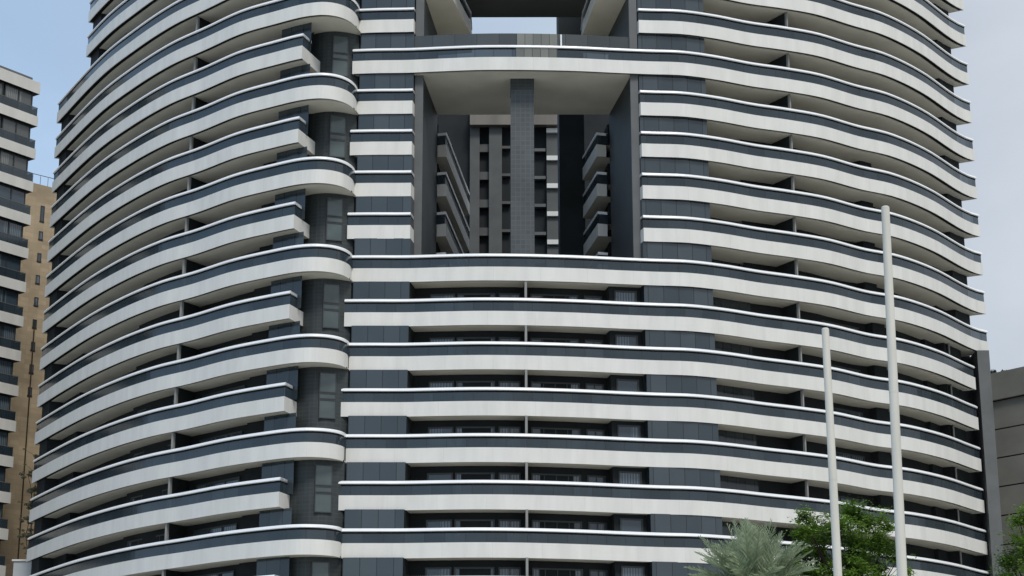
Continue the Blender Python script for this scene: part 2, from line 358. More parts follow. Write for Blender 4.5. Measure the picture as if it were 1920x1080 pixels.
# ------------------------------------------------------------------ walls behind the balconies
def wall_path(k, segs, left):
    """segs: (X of segment end, inset); returns stepped plan polyline"""
    P = []
    for x0, x1, b in segs:
        n = max(2, int(abs(x1-x0)/1.2))
        for i in range(n+1):
            X = x0+(x1-x0)*i/n; Y = (yl_at if left else yr_at)(X, k)
            f, r = pol((X, Y)); P.append(car(f, r-b))
    return P
def xl(k): return A_L(k)*zl(A_L(k), k)
def xr(k): return A_R(k)*zr(A_R(k), k)
def window(parent, path_fn, X0, X1, b, k, z0, z1, mull=1, pm='pane_dark'):
    (x0, y0), (x1, y1) = path_fn(X0, b, k), path_fn(X1, b, k)
    d = Vector((x1-x0, y1-y0, 0)); w = d.length; d.normalize(); n = Vector((d.y, -d.x, 0))
    if n.y > 0: n = -n
    c = Vector(((x0+x1)/2, (y0+y1)/2, 0)); mb = MB(); T = 0.05
    def bar(u, z, hu, hz): mb.box(c+d*u+n*0.03+Vector((0, 0, z)), (hu, 0.04, hz), 'frame_dark', ax=d, ay=n)
    bar(0, z1-T, w/2, T); bar(0, z0+T, w/2, T)
    for i in range(mull+2):
        u = -w/2+T+(w-2*T)*i/(mull+1); bar(u, (z0+z1)/2, T*(1 if i in (0, mull+1) else 0.6), (z1-z0)/2-2*T)
    f = part(mb, 'window', parent)
    p = MB(); a = c-d*(w/2-T)+n*0.015; e = c+d*(w/2-T)+n*0.015
    p.face([(a.x, a.y, z0+T), (e.x, e.y, z0+T), (e.x, e.y, z1-T), (a.x, a.y, z1-T)], pm, [(0, 0), (w, 0), (w, z1-z0), (0, z1-z0)])
    sub(p, 'pane', f); return f
def pl(X, b, k): f, r = pol((X, yl_at(X, k))); return car(f, r-b)
def pr(X, b, k): f, r = pol((X, yr_at(X, k))); return car(f, r-b)
FINL, FINR, FINC = -22.3, 19.45, 0.90
for k in range(KMIN, KMAX+1):
    z0 = rail_z(k)+FT; z1 = rail_z(k+1)+FBOT+0.02
    # ---- left wing back wall: plan steps in and out
    x0 = xl(8 if k == 7 else k)+0.1
    mb = MB()
    lv = 0 if k < 0 else (1 if k <= 3 else 2); xb = max(x0+1.1, -33.2); LB = (1.75, 1.9, 2.9)[lv]
    segs = [(x0, x0+1.0, 0.35), (x0+1.0, xb, (1.4, 1.9, 2.6)[lv]), (xb, -27.4, (2.1, 2.6, 2.9)[lv]), (-27.4, FINL, LB), (FINL, -17.6, (2.2, 2.7, 2.9)[lv]), (-17.6, -15.9, (1.9, 2.3, 2.6)[lv])]
    mb.wall(wall_path(k, segs, True), z0, z1, 'dark_wall')
    w = part(mb, 'rear_wall')
    mb = MB(); bx = wall_path(k, [(-15.9, -13.7, 1.15)], True)
    bx = [pl(-15.9, 2.4, k)]+bx
    mb.wall(bx, z0, z1, 'clad_glass'); part(mb, 'cladding_panel')
    # recess wall of dark tiles between the box ends and the centre bays, gently bowed
    mb = MB(); pts = []
    for i in range(13):
        s = i/12; X = -13.9+(s*3.55); Y = yr_at(X, k-(k % 2))+0.70-0.75*math.sin(math.pi*s)
        pts.append((X, Y))
    pts = [pl(-14.2, 2.6, k)]+pts+[pr(XJ-0.1, 1.0, k)]
    mb.wall(pts, z0-0.02, rail_z(k+1)+FT-0.021, 'dark_tile'); part(mb, 'recess_wall')
    # ---- fins (party walls) between balconies
    for X, fn, dep, th in ((FINL, pl, 2.9, 0.08), (FINR, pr, 2.9, 0.055)) + (((FINC, pr, 2.0, 0.075),) if k < 0 or k == 0 and False else ()):
        (ax_, ay_), (bx_, by_) = fn(X, 0.45, k), fn(X, dep, k)
        d = Vector((bx_-ax_, by_-ay_, 0)); L_ = d.length; d.normalize(); n = Vector((-d.y, d.x, 0)); c = (Vector((ax_, ay_, 0))+Vector((bx_, by_, 0)))/2
        mb = MB(); mb.box((c.x, c.y, (z0+z1)/2), (L_/2-0.1, th*0.8, (z1-z0)/2-0.01), 'dark_wall', ax=d, ay=n)
        mb.box((ax_, ay_, (z0+z1)/2), (0.1, th, (z1-z0)/2-0.01), 'fin', ax=d, ay=n); part(mb, 'party_wall')
    # ---- glazed bay beside the recess
    mb = MB(); mb.wall(wall_path(k, [(XJ+0.05, X_L1-0.02, 0.30)], False)+[pr(X_L1-0.02, 2.1, k)], z0, z1, 'clad_glass'); part(mb, 'cladding_panel')
    mb = MB(); mb.wall([pr(X_R1+0.02, 2.1, k)]+wall_path(k, [(X_R1+0.02, X_P, 0.30)], False)+[pr(X_P, 1.4, k)], z0, z1, 'clad_glass'); part(mb, 'cladding_panel')
    # ---- right wing back wall
    mb = MB(); xe = xr(k); dp = 0.9
    mb.wall(wall_path(k, [(X_P, 16.9, 1.9 if k < 0 else 2.9)], False), z0, z1, 'clad_dark')
    rb = (2.0, 2.5, 3.0)[lv]; segs = [(16.9, FINR, rb), (FINR, 26.2, rb), (26.2, 27.2, (1.4, 1.9, 3.0)[lv]), (27.2, xe-3.0, rb-0.1), (xe-3.0, xe-1.9, 1.6), (xe-1.9, xe-(0.42 if k >= 0 else 0.05), 0.9)]
    mb.wall(wall_path(k, segs, False)+[pr(xe-0.42, 4.0, k)], z0, z1, 'dark_wall'); part(mb, 'rear_wall')
    if k < 0:
        q0 = pr(at(1801, 740, 131)[0], 0.75, k); mb = MB(); mb.box((q0[0], q0[1], (z0+z1)/2), (0.05, 0.12, (z1-z0)/2-0.01), 'fin'); part(mb, 'post')
    # ---- centre recess under the opening
    if k < 0:
        mb = MB(); mb.wall([pr(X_L1, 0.4, k)]+wall_path(k, [(X_L1+0.01, X_R1-2.15, 2.0)], False)+[pr(X_R1-2.14, 1.2, k)]+wall_path(k, [(X_R1-2.13, X_R1-0.02, 1.0)], False)+[pr(X_R1-0.02, 0.4, k)], z0, z1, 'dark_wall')
        part(mb, 'rear_wall')
        zt = z1-0.42
        for (a, b_, bb, mm) in ((-5.55, -3.85, 2.0, 0), (-3.7, -1.1, 2.0, 0), (-0.85, 0.6, 2.0, 1), (1.3, 4.6, 2.0, 3), (5.0, 6.25, 2.0, 1), (6.85, 8.35, 1.0, 0)):
            window(tower, pr, a, b_, bb, k, z0+0.02, zt if bb == 2.0 else z1-0.25, mm)
    # ---- balcony doors in the wings
    if k <= 2:
        window(tower, pl, -26.9, -23.0, LB, k, z0+0.02, z1-0.35, 3)
        window(tower, pl, -21.6, -18.1, (2.2, 2.7, 2.9)[lv], k, z0+0.02, z1-0.35, 2)
        window(tower, pr, 20.1, 25.6, rb, k, z0+0.02, z1-0.35, 4)
# bay windows set into the recess wall
for k in range(KMIN, 10):
    if k % 2: continue
    zc = rail_z(k-1)
    X0, X1 = -12.05, -11.0
    def rw(X, kk):
        s = (X+13.9)/3.55; return (X, yr_at(X, kk-(kk % 2))+0.70-0.75*math.sin(math.pi*s)-0.11)
    for (za, zb) in ((zc-0.30, zc+1.0), (zc-0.72, zc-0.32), (zc-1.95, zc-0.74)):
        a, b_ = rw(X0, k-1), rw(X1, k-1); mb = MB(); d = Vector((b_[0]-a[0], b_[1]-a[1], 0)); w = d.length; d.normalize(); n = Vector((d.y, -d.x, 0))
        c = Vector(((a[0]+b_[0])/2, (a[1]+b_[1])/2, 0))-n*(-0.02)
        for (u_, z_, hu, hz) in ((0, zb-0.03, w/2, 0.03), (0, za+0.03, w/2, 0.03), (-w/2+0.03, (za+zb)/2, 0.03, (zb-za)/2-0.06), (w/2-0.03, (za+zb)/2, 0.03, (zb-za)/2-0.06)):
            mb.box(c+d*u_+Vector((0, 0, z_)), (hu, 0.05, hz), 'frame_dark', ax=d, ay=n)
        f = part(mb, 'bay_window'); p = MB(); s0 = c-d*(w/2-0.06)+n*0.01; s1 = c+d*(w/2-0.06)+n*0.01
        p.face([(s0.x, s0.y, za+0.06), (s1.x, s1.y, za+0.06), (s1.x, s1.y, zb-0.06), (s0.x, s0.y, zb-0.06)], 'pane_bay', [(0, 0), (w, 0), (w, zb-za), (0, zb-za)])
        sub(p, 'pane', f)

# ------------------------------------------------------------------ the opening
zG0 = rail_z(0)+FT; zG5 = rail_z(5)+FBOT; zTop = rail_z(10)+2
def quadprism(mb, pts, z0, z1, m, **k): mb.prism(pts, z0, z1, m, **k)
yF = yr_at(0, 3)
# reveal walls: front piers and the tapering flanks
for sgn, fx0, fx1, bx_, nm in ((-1, X_L1+0.12, -5.95, -5.3, 'l'), (1, X_R1-0.12, 7.98, 6.95, 'r')):
    mb = MB(); yf = 115.55
    mb.prism([(fx0, yf), (fx1, yf), (fx1, yf+0.5), (fx0, yf+0.5)] if sgn < 0 else [(fx1, yf), (fx0, yf), (fx0, yf+0.5), (fx1, yf+0.5)], zG0, zTop, 'pillar_grey'); part(mb, 'pier')
    mb = MB(); a = (fx1, yf+0.5); b_ = (bx_, 123.0); c = (bx_+sgn*1.4, 123.4); d = (fx1+sgn*1.5, yf+0.5)
    mb.prism([a, b_, c, d] if sgn > 0 else [d, c, b_, a], zG0, zTop, 'dark_tile'); part(mb, 'reveal_wall')
# ceiling slab of the opening / floor of the upper opening
mb = MB(); zc = zG5+0.03
mb.prism([(X_L1, 117.0), (X_R1, 117.0), (8.1, 123.0), (-6.1, 123.0)], zc+0.012, zG5+0.9, 'soffit'); part(mb, 'ceiling_slab')
# dark glass screen on the bridge
mb = MB(); mb.wall(wall_path(5, [(XJ+0.4, X_R1+0.1, 0.5)], False), rail_z(5)+0.1, rail_z(5)+1.12, 'screen_glass'); part(mb, 'glass_screen')
mb = MB(); mb.wall(wall_path(5, [(at(969, 78, 114.7)[0], at(1047, 78, 114.7)[0], 0.45)], False), rail_z(5)+0.12, rail_z(5)+1.10, 'reflection_glass'); part(mb, 'glass_screen')  # painted reflection: a paler sheet laid over the dark screen
mb = MB(); mb.wall(wall_path(5, [(at(967, 95, 114.7)[0], at(1045, 95, 114.7)[0], 0.065)], False), rail_z(5)+FT, rail_z(5)-0.12, 'reflection_glass'); part(mb, 'reflection_panel')  # the painted reflection continued on the railing glass
x, y, z = at(1052, 78, 114.9); mb = MB(); mb.tube([(x, y, rail_z(5)+0.1), (x, y, rail_z(5)+0.95)], [0.06, 0.06], 'rail_white'); part(mb, 'lamp_post')
# lower terrace of the opening
mb = MB(); mb.prism([(X_L1, 116.3), (X_R1, 116.3), (9.5, 180), (-9.5, 180)], zG0-0.5, zG0-0.05, 'grey_panel'); part(mb, 'terrace_floor')
# free-standing tiled column
x0, y0, _ = at(957.5, 300, 116.2); x1, _, _ = at(1001.5, 300, 116.2)
mb = MB(); mb.prism([(x0, 116.2), (x1, 116.2), (x1, 117.7), (x0, 117.7)], zG0, zG5+0.04, 'column_tile'); part(mb, 'column')
mb = MB(); mb.prism([(x0-0.02, 116.17), (x1+0.02, 116.17), (x1+0.02, 117.73), (x0-0.02, 117.73)], zG5-0.75, zG5+0.035, 'dark_tile'); part(mb, 'column_top_shade')  # dark sleeve standing in for shade at the column's top
# balconies on the inner flanks
for k in range(-1, 8):
    z = rail_z(k); zt, zb = z+FT, z+FBOT
    if k in (5, 6): continue
    for side, fr in ((0, ((at(820, 300, 123.6), at(837, 300, 123.4), at(881, 300, 137.0)))), (1, (at(1137, 300, 123.6), at(1119, 300, 123.4), at(1092, 300, 128.6)))):
        P3 = [(p[0], p[1]) for p in fr]
        if k >= 6:
            P3 = [(-6.1, 116.2), (-4.06, 116.6), (-2.9, 122.8), (-2.9, 126)] if side == 0 else [(8.1, 116.2), (5.8, 116.6), (5.1, 122.8), (5.1, 126)]
        mb = MB(); mb.wall(P3, zb, zt, 'fascia_white')
        s = -1 if side == 0 else 1
        back = [(p[0]+s*3.0, p[1]+0.6) for p in P3]
        mb.ribbon([(*p, zb) for p in P3], [(*p, zb) for p in back], 'soffit'); mb.ribbon([(*p, zt) for p in P3], [(*p, zt) for p in back], 'soffit')
        b = part(mb, 'balcony'); g = MB(); g.wall([(p[0]+s*0.08, p[1]+0.05) for p in P3], zt, z-0.05, 'rail_glass'); sub(g, 'railing_glass', b)
        h = MB(); h.wall(P3, z-0.1, z+0.1, 'rail_white'); h.ribbon([(*p, z+0.1) for p in P3], [(p[0]+s*0.15, p[1]+0.1, z+0.1) for p in P3], 'rail_white'); sub(h, 'handrail', b)
for side, pts in ((0, [(-5.9, 125.0), (-5.3, 124.9), (-4.45, 139), (-4.6, 180)]), (1, [(8.4, 125.0), (6.9, 124.9), (6.3, 131), (8.0, 180)])):
    mb = MB(); mb.wall(pts, zG0, rail_z(5)+FBOT, 'dark_wall'); part(mb, 'courtyard_wall')
# dark core wall right of the middle, running up past the upper opening
xa0 = at(1049, 300, 128.8); xa1 = at(1096, 300, 128.8)
mb = MB(); mb.prism([(xa0[0], 128.8), (xa1[0], 128.8), (xa1[0], 134), (xa0[0], 134)], zG0, zTop, 'dark_wall'); part(mb, 'core_wall')
# upper bridge (its underside closes the top of the picture)
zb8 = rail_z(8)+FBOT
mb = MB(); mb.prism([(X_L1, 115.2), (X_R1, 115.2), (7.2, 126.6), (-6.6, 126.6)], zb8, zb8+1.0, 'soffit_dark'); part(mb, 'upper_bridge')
# rear wing seen through the opening
YB = 178.0
def rx(px): return at(px, 300, YB)[0]
zR = at(900, 195, YB)[2]
mb = MB(); mb.prism([(rx(815), YB+1.2), (rx(1150), YB+1.2), (rx(1150), YB+12), (rx(815), YB+12)], 0, zR, 'dark_wall'); part(mb, 'rear_wing_wall')
for a, b_, m, dy in ((881, 899, 'grey_panel', 0.2), (917, 941, 'grey_panel', 0.0), (1025, 1049, 'grey_panel', 0.3)):
    mb = MB(); mb.prism([(rx(a), YB+dy), (rx(b_), YB+dy), (rx(b_), YB+1.2), (rx(a), YB+1.2)], 0, zR, m); part(mb, 'pilaster')
za, zb_ = at(960, 213, YB)[2], at(960, 238, YB)[2]
mb = MB(); mb.box(((rx(881)+rx(1049))/2, YB-0.3, (za+zb_)/2+0.3), ((rx(1049)-rx(881))/2, 0.4, (za-zb_)/2+0.3), 'bronze_panel'); part(mb, 'beam')
for i in range(12):
    zz = at(1035, 244.5, YB)[2]-i*3.0
    mb = MB(); mb.box(((rx(1025)+rx(1049))/2, YB+0.2, zz), ((rx(1049)-rx(1025))/2, 0.25, 0.24), 'fascia_white'); part(mb, 'slab_edge')
    mb = MB(); mb.box(((rx(1002)+rx(1023))/2, YB+0.8, zz-1.95), ((rx(1023)-rx(1002))/2, 0.35, 0.16), 'pillar_grey'); part(mb, 'slab_edge')
    mb = MB(); mb.box(((rx(899)+rx(917))/2, YB+0.9, zz-1.7), ((rx(917)-rx(899))/2, 0.3, 0.42), 'grey_panel'); part(mb, 'slab_edge')
    mb = MB(); mb.box(((rx(941)+rx(957))/2, YB+0.9, zz-1.6), ((rx(957)-rx(941))/2, 0.3, 0.14), 'grey_panel'); part(mb, 'slab_edge')

# roof terrace screen at the left shoulder
mb = MB(); p = [(q[0], q[1]) for q in left_path(7)][:14]
mb.wall(inset(p, 0.7), rail_z(7)+0.12, rail_z(7)+0.85, 'clad_glass'); mb.wall(inset(p, 0.68), rail_z(7)+0.85, rail_z(7)+0.93, 'pillar_grey'); part(mb, 'terrace_screen')
# dark pier carrying the right end, and the podium
xq = at(1831, 700, 133.6)[0]; xq2 = at(1853.5, 700, 133.6)[0]
mb = MB(); mb.prism([(xq, 133.0), (xq2, 133.0), (xq2+1.0, 138), (xq, 138)], 0, rail_z(0)+FBOT+0.02, 'pillar_grey'); part(mb, 'end_pier')
mb = MB(); mb.prism([(xq-3.0, 135.2), (xq+0.01, 135.2), (xq+0.01, 139), (xq-3.0, 139)], 0, rail_z(0)+FT-0.03, 'dark_wall'); part(mb, 'end_wall')
mb = MB(); zp = rail_z(-7)+FBOT+0.05
pp = inset(left_path(-7), 0.6)[::3]+inset(right_path(-7), 0.6)[::3]
mb.wall(pp, 0, zp, 'clad_dark'); part(mb, 'podium_wall')
# the solid rear of both wings
q = [p for p in inset(left_path(0), 4.6) if p[0] < -8][::4]
mb = MB(); mb.prism(q+[(-8.0, 118.5), (-7.6, 139), (-9.6, 181), (-30, 176)], 0, rail_z(5), 'dark_wall'); part(mb, 'rear_block')
q = [p for p in inset(right_path(-3), 5.5) if p[0] > 10][::5]
mb = MB(); mb.prism([(9.9, 120)]+q+[(30, 176), (12.5, 181), (9.6, 139)], 0, rail_z(5), 'dark_wall'); part(mb, 'rear_block')

# ------------------------------------------------------------------ ground
mb = MB(); mb.face([(-3000, -3000, 0), (3000, -3000, 0), (3000, 3000, 0), (-3000, 3000, 0)], 'paving'); g = mb.build('ground'); g['kind'] = 'structure'
mb = MB(); mb.face([(-400, 12, 0.004), (400, 12, 0.004), (400, 26, 0.004), (-400, 26, 0.004)], 'asphalt'); g = mb.build('road'); g['kind'] = 'structure'
mb = MB()
mb.box((0, 26.15, 0.06), (400, 0.15, 0.06), 'pale_block'); mb.box((0, 11.85, 0.06), (400, 0.15, 0.06), 'pale_block'); g = mb.build('kerb'); g['kind'] = 'structure'

# ------------------------------------------------------------------ apartment block on the left
ap = thing('apartment_building', 'cream banded apartment block with dark glazed balconies at the left edge of the photo', 'apartment block', loc=(-45, 150, 0))
ap_inv = Matrix.Translation((45, -150, 0))
def apart(mb, name, parent=ap):
    o = mb.build(name); o.parent = parent
    if parent is ap: o.matrix_parent_inverse = ap_inv
    return o
c1 = at(66, 300, 150.0); c0 = at(0, 300, 147.0)
C1 = Vector((c1[0], c1[1], 0)); C0 = Vector((c0[0], c0[1], 0)); d = (C1-C0).normalized(); nrm = Vector((d.y, -d.x, 0))
C0 = C1-d*26
def fp(s, off): q = C1-d*s+nrm*off; return (q.x, q.y)     # s metres back from the corner, off outward
HT = at(66, 177, 150.0)[2]
mb = MB(); mb.prism([fp(0.45, -0.45), fp(0.45, -14), fp(26, -14), fp(26, -0.45)][::-1], 0, HT+0.6, 'dark_wall'); apart(mb, 'wall')
for jx in range(0, 20):
    zb = HT-2.99*jx
    if zb < 2: break
    h = 0.9 if jx else 1.05
    mb = MB(); mb.prism([fp(26, 0.0), fp(0, 0.0), fp(0, -2.6), fp(26, -2.6)], zb, zb+h, 'cream_paint', mbot='dark_wall'); b = apart(mb, 'balcony')
    if jx:
        g = MB(); g.wall([fp(26, -0.08), fp(0.08, -0.08), fp(0.08, -2.4)], zb+h, zb+h+0.75, 'rail_glass'); apart(g, 'railing_glass', b)
        g = MB(); g.wall([fp(26, -0.06), fp(0.06, -0.06), fp(0.06, -2.4)], zb+h+0.75, zb+h+0.81, 'pillar_grey'); apart(g, 'handrail', b)
        if jx < 17:
            for (s0, s1) in ((0.5, 3.4), (3.7, 6.6), (7.0, 9.6)):
                mb = MB(); z0, z1 = zb+h+0.02, zb+2.97; q0, q1 = fp(s1, -0.41), fp(s0, -0.41); w = s1-s0
                q = fp((s0+s1)/2, -0.40); mb.box((q[0], q[1], z1-0.06), (w/2+0.05, 0.06, 0.05), 'frame_dark', ax=d, ay=nrm)
                for s_ in (s0, (s0+s1)/2, s1):
                    q = fp(s_, -0.40); mb.box((q[0], q[1], (z0+z1)/2), (0.05, 0.05, (z1-z0)/2-0.01), 'frame_dark', ax=d, ay=nrm)
                f = apart(mb, 'window'); p = MB(); p.face([(*q0, z0), (*q1, z0), (*q1, z1), (*q0, z1)], 'pane_blind' if jx in (2, 3, 1) else 'pane_dark', [(0, 0), (w, 0), (w, 2), (0, 2)]); apart(p, 'pane', f)
    else:
        g = MB(); g.wall([fp(26, -0.5), fp(0.5, -0.5), fp(0.5, -3)], zb+h, zb+h+0.45, 'pillar_grey'); apart(g, 'roof_railing', b)

# ------------------------------------------------------------------ tan brick building behind
br = thing('brick_building', 'plain tan brick block with a row of tiny stair windows, behind the curved tower', 'building', loc=(-46, 170, 0))
br_inv = Matrix.Translation((46, -170, 0))
def bpart(mb, name, parent=br):
    o = mb.build(name); o.parent = parent
    if parent is br: o.matrix_parent_inverse = br_inv
    return o
c0 = at(20, 330, 163.5); c1 = at(125, 330, 167.5); HB = at(85, 347, 165.8)[2]
q0, q1 = Vector((c0[0], c0[1], 0)), Vector((c1[0], c1[1], 0)); d2 = (q1-q0).normalized(); n2 = Vector((d2.y, -d2.x, 0)); qa = q0-d2*8
mb = MB(); mb.prism([(qa.x, qa.y), (q1.x, q1.y), (q1.x-n2.x*14, q1.y-n2.y*14), (qa.x-n2.x*14, qa.y-n2.y*14)], 0, HB, 'tan_brick'); bw = bpart(mb, 'wall')
mb = MB()
for s in range(0, 9):
    q = qa+d2*(8+s*0.8)-n2*0.2; mb.tube([(q.x, q.y, HB), (q.x, q.y, HB+0.9)], [0.025]*2, 'grey_panel', n=5)
mb.tube([(qa.x, qa.y, HB+0.9), (q1.x, q1.y, HB+0.9)], [0.035]*2, 'grey_panel', n=5); bpart(mb, 'roof_railing')
cw = at(82, 400, 165.7); uw = (Vector((cw[0], cw[1], 0))-q0).dot(d2)
for i in range(9):
    zc = cw[2]-i*2.15; c = q0+d2*uw+n2*0.03; hh = 0.75 if i == 0 else 0.38
    mb = MB()
    for du, dz, a_, b_ in ((0, hh, 0.2, 0.04), (0, -hh, 0.24, 0.05), (-0.17, 0, 0.03, hh-0.05), (0.17, 0, 0.03, hh-0.05)):
        mb.box((c+d2*du+Vector((0, 0, zc+dz))), (a_, 0.05, b_), 'frame_dark', ax=d2, ay=n2)
    f = bpart(mb, 'window'); p = MB(); p.box(c+Vector((0, 0, zc)), (0.14, 0.02, hh-0.05), 'pane_dark', ax=d2, ay=n2); bpart(p, 'pane', f)
mb = MB(); xp = at(68, 800, 165.0); c = q0+d2*((Vector((xp[0], xp[1], 0))-q0).dot(d2)-0.2)+n2*0.12
mb.tube([(c.x, c.y, 0), (c.x, c.y, at(70, 600, 165)[2])], [0.07]*2, 'bark', n=6); bpart(mb, 'drainpipe')

# ------------------------------------------------------------------ pale low block at the foot of the brick building
x0, x1 = at(26, 1050, 140)[0], at(62, 1050, 140)[0]; zt = at(40, 1052, 140)[2]
lb = MB(); lb.prism([(x0, 140), (x1, 140), (x1, 146), (x0, 146)], 0, zt, 'pale_block'); lb.box(((x0+x1)/2, 143, zt+0.06), ((x1-x0)/2+0.12, 3.12, 0.06), 'cream_paint')
tag(lb.build('low_building'), 'small pale blue-grey block below the dry creeper, at the lower left corner', 'building')

# ------------------------------------------------------------------ concrete building on the right
cb = thing('concrete_building', 'windowless olive grey concrete building with horizontal panel joints, right of the tower', 'building', loc=(45, 155, 0))
cb_inv = Matrix.Translation((-45, -155, 0))
c0 = at(1846, 702, 150.5); c1 = at(1920, 700, 147.4); HC = at(1857, 702, 150)[2]
q0, q1 = Vector((c0[0], c0[1], 0)), Vector((c1[0], c1[1], 0)); d3 = (q1-q0).normalized(); n3 = Vector((d3.y, -d3.x, 0)); q0 = q0-d3*4; q1 = q1+d3*22
i = 0; z1 = HC
while z1 > 0:
    hh = 2.38; z0 = max(0, z1-hh+0.11); off = 0.25 if i == 0 else 0.0
    mb = MB(); a, b_ = q0+n3*off, q1+n3*off
    mb.prism([(a.x, a.y), (b_.x, b_.y), (q1.x-n3.x*16, q1.y-n3.y*16), (q0.x-n3.x*16, q0.y-n3.y*16)], z0, z1, 'concrete_panel')
    o = mb.build('wall_panel'); o.parent = cb; o.matrix_parent_inverse = cb_inv
    z1 -= hh; i += 1
mb = MB(); a, b_ = q0-n3*0.12, q1-n3*0.12
mb.prism([(a.x+0.1, a.y), (b_.x-0.1, b_.y), (q1.x-n3.x*15.8-0.1, q1.y-n3.y*15.8), (q0.x-n3.x*15.8+0.1, q0.y-n3.y*15.8)], 0, HC-0.2, 'groove_shade'); o = mb.build('wall'); o.parent = cb; o.matrix_parent_inverse = cb_inv

# ------------------------------------------------------------------ two pale poles
def pole(px0, px1, ytop, Y, r0, r1, label):
    zt = at(px1, ytop, Y)[2]; xt = at(px1, ytop, Y)[0]; xm, _, zm = at(px0, 1080, Y)
    xb = xt+(xm-xt)*(zt/(zt-zm))
    t = thing('flagpole', label, 'pole', 'bare white poles in front of the tower', loc=(xb, Y, 0))
    mb = MB(); k = 12; mb.tube([(xb+(xt-xb)*i/k-xb, 0, zt*i/k) for i in range(k+1)], [r0+(r1-r0)*i/k for i in range(k+1)], 'pole_paint', n=24)
    o = mb.build('shaft', t, smooth=False)
    mb = MB(); mb.tube([(xt-xb, 0, zt), (xt-xb, 0, zt+0.03), (xt-xb, 0, zt+0.06)], [r1*1.0, r1*1.0, r1*0.75], 'pole_paint', n=24); mb.build('cap', t)
    mb = MB(); mb.tube([(0, 0, 0), (0, 0, 0.06)], [r0*2.2, r0*2.2], 'pillar_grey', n=24); mb.build('base_plate', t)
    # lifting collar joints
    mb = MB()
    for zz in (zt*0.36, zt*0.70):
        f = zz/zt; mb.tube([((xt-xb)*f, 0, zz), ((xt-xb)*f, 0, zz+0.05)], [(r0+(r1-r0)*f)*1.03]*2, 'pole_paint', n=24)
    mb.build('collar', t)
pole(1571, 1547.5, 619, 54.0, 0.142, 0.112, 'shorter thinner bare white pole rising in front of the leafy tree')
pole(1691.5, 1660, 391, 48.0, 0.150, 0.112, 'taller thicker bare white pole, the one reaching highest against the tower')

# ------------------------------------------------------------------ vegetation
def leaves(clumps, n, size, matname, seed, squash=0.5, shell=0.55):
    rnd = random.Random(seed); mb = MB(); tone = []
    tot = sum(c[3]**2 for c in clumps); ztop = max(c[2] for c in clumps)
    for cx, cy, cz, cr in clumps:
        m = int(n*cr*cr/tot); base = rnd.uniform(-0.12, 0.18)
        for _ in range(m):
            v = Vector((rnd.gauss(0, 1), rnd.gauss(0, 1), rnd.gauss(0, 1))).normalized()
            r = cr*(shell+(1-shell)*rnd.random()**0.6)*(0.78+0.5*noise.noise(Vector((cx, cy, cz))+v*1.9))
            p = Vector((cx, cy, cz))+Vector((v.x*r, v.y*r, v.z*r*squash))
            nn = (v*0.5+Vector((rnd.gauss(0, .6), rnd.gauss(0, .6), rnd.gauss(0.35, .6)))).normalized()
            a = nn.orthogonal().normalized(); a.rotate(Matrix.Rotation(rnd.uniform(0, 6.28), 3, nn)); b = nn.cross(a); s = size*rnd.uniform(0.6, 1.35)
            mb.face([p-a*s, p-b*s*0.42, p+a*s, p+b*s*0.42], matname)
            tone.append(min(1, max(0, 0.45+base+rnd.gauss(0, 0.2))))
    return mb, tone
def sprays(clumps, n, size, matname, seed, flat=0.42, gap=-0.08, freq=1.5):
    rnd = random.Random(seed); mb = MB(); tone = []; tot = sum(c[3]**2 for c in clumps)
    for cx, cy, cz, cr in clumps:
        for _ in range(int(n*cr*cr/tot)):
            p = Vector((cx+rnd.gauss(0, cr*.62), cy+rnd.gauss(0, cr*.8), cz+rnd.gauss(0, cr*flat)))
            if noise.noise(Vector((p.x*freq, p.y*freq, p.z*freq*2.2))) < gap: continue
            nn = Vector((rnd.gauss(0, .45), rnd.gauss(0, .45), 1)).normalized(); a = nn.orthogonal().normalized()
            a.rotate(Matrix.Rotation(rnd.uniform(0, 6.28), 3, nn)); b = nn.cross(a); s_ = size*rnd.uniform(.55, 1.3)
            mb.face([p-a*s_, p-b*s_*.45, p+a*s_, p+b*s_*.45], matname)
            tone.append(min(1, max(0, 0.5+0.9*noise.noise(p*1.1)+rnd.gauss(0, .13))))
    return mb, tone
def leafy_tree(loc, trunk_h, crowns, label, n, size, seed, cat='tree', matname='leaf_green'):
    t = thing('leafy_tree', label, cat, loc=loc); rnd = random.Random(seed); mb = MB()
    mb.tube([(0, 0, 0), (0.08, 0, trunk_h*0.4), (-0.05, 0.05, trunk_h*0.75), (0, 0, trunk_h)], [0.24, 0.19, 0.16, 0.12], 'bark', n=10)
    for cx, cy, cz, cr in crowns:
        s = trunk_h*rnd.uniform(0.55, 0.98); mid = Vector((cx*0.45, cy*0.45, s+(cz-s)*0.6))
        mb.tube([(0, 0, s), tuple(mid), (cx, cy, cz)], [0.06, 0.03, 0.01], 'bark', n=6)
        for _ in range(3):
            e = Vector((cx, cy, cz))+Vector((rnd.gauss(0, .5), rnd.gauss(0, .5), rnd.gauss(0.1, .4)))*cr
            mb.tube([tuple(mid), tuple((mid+e)/2+Vector((0, 0, .1))), tuple(e)], [0.016, 0.01, 0.005], 'bark', n=5)
    mb.build('trunk', t); lm, tone = sprays(crowns, n, size, matname, seed); lm.build('crown', t, tone=tone)
    return t
def px2loc(px, py, Y, base): p = at(px, py, Y); return (p[0]-base[0], p[1]-base[1], p[2])
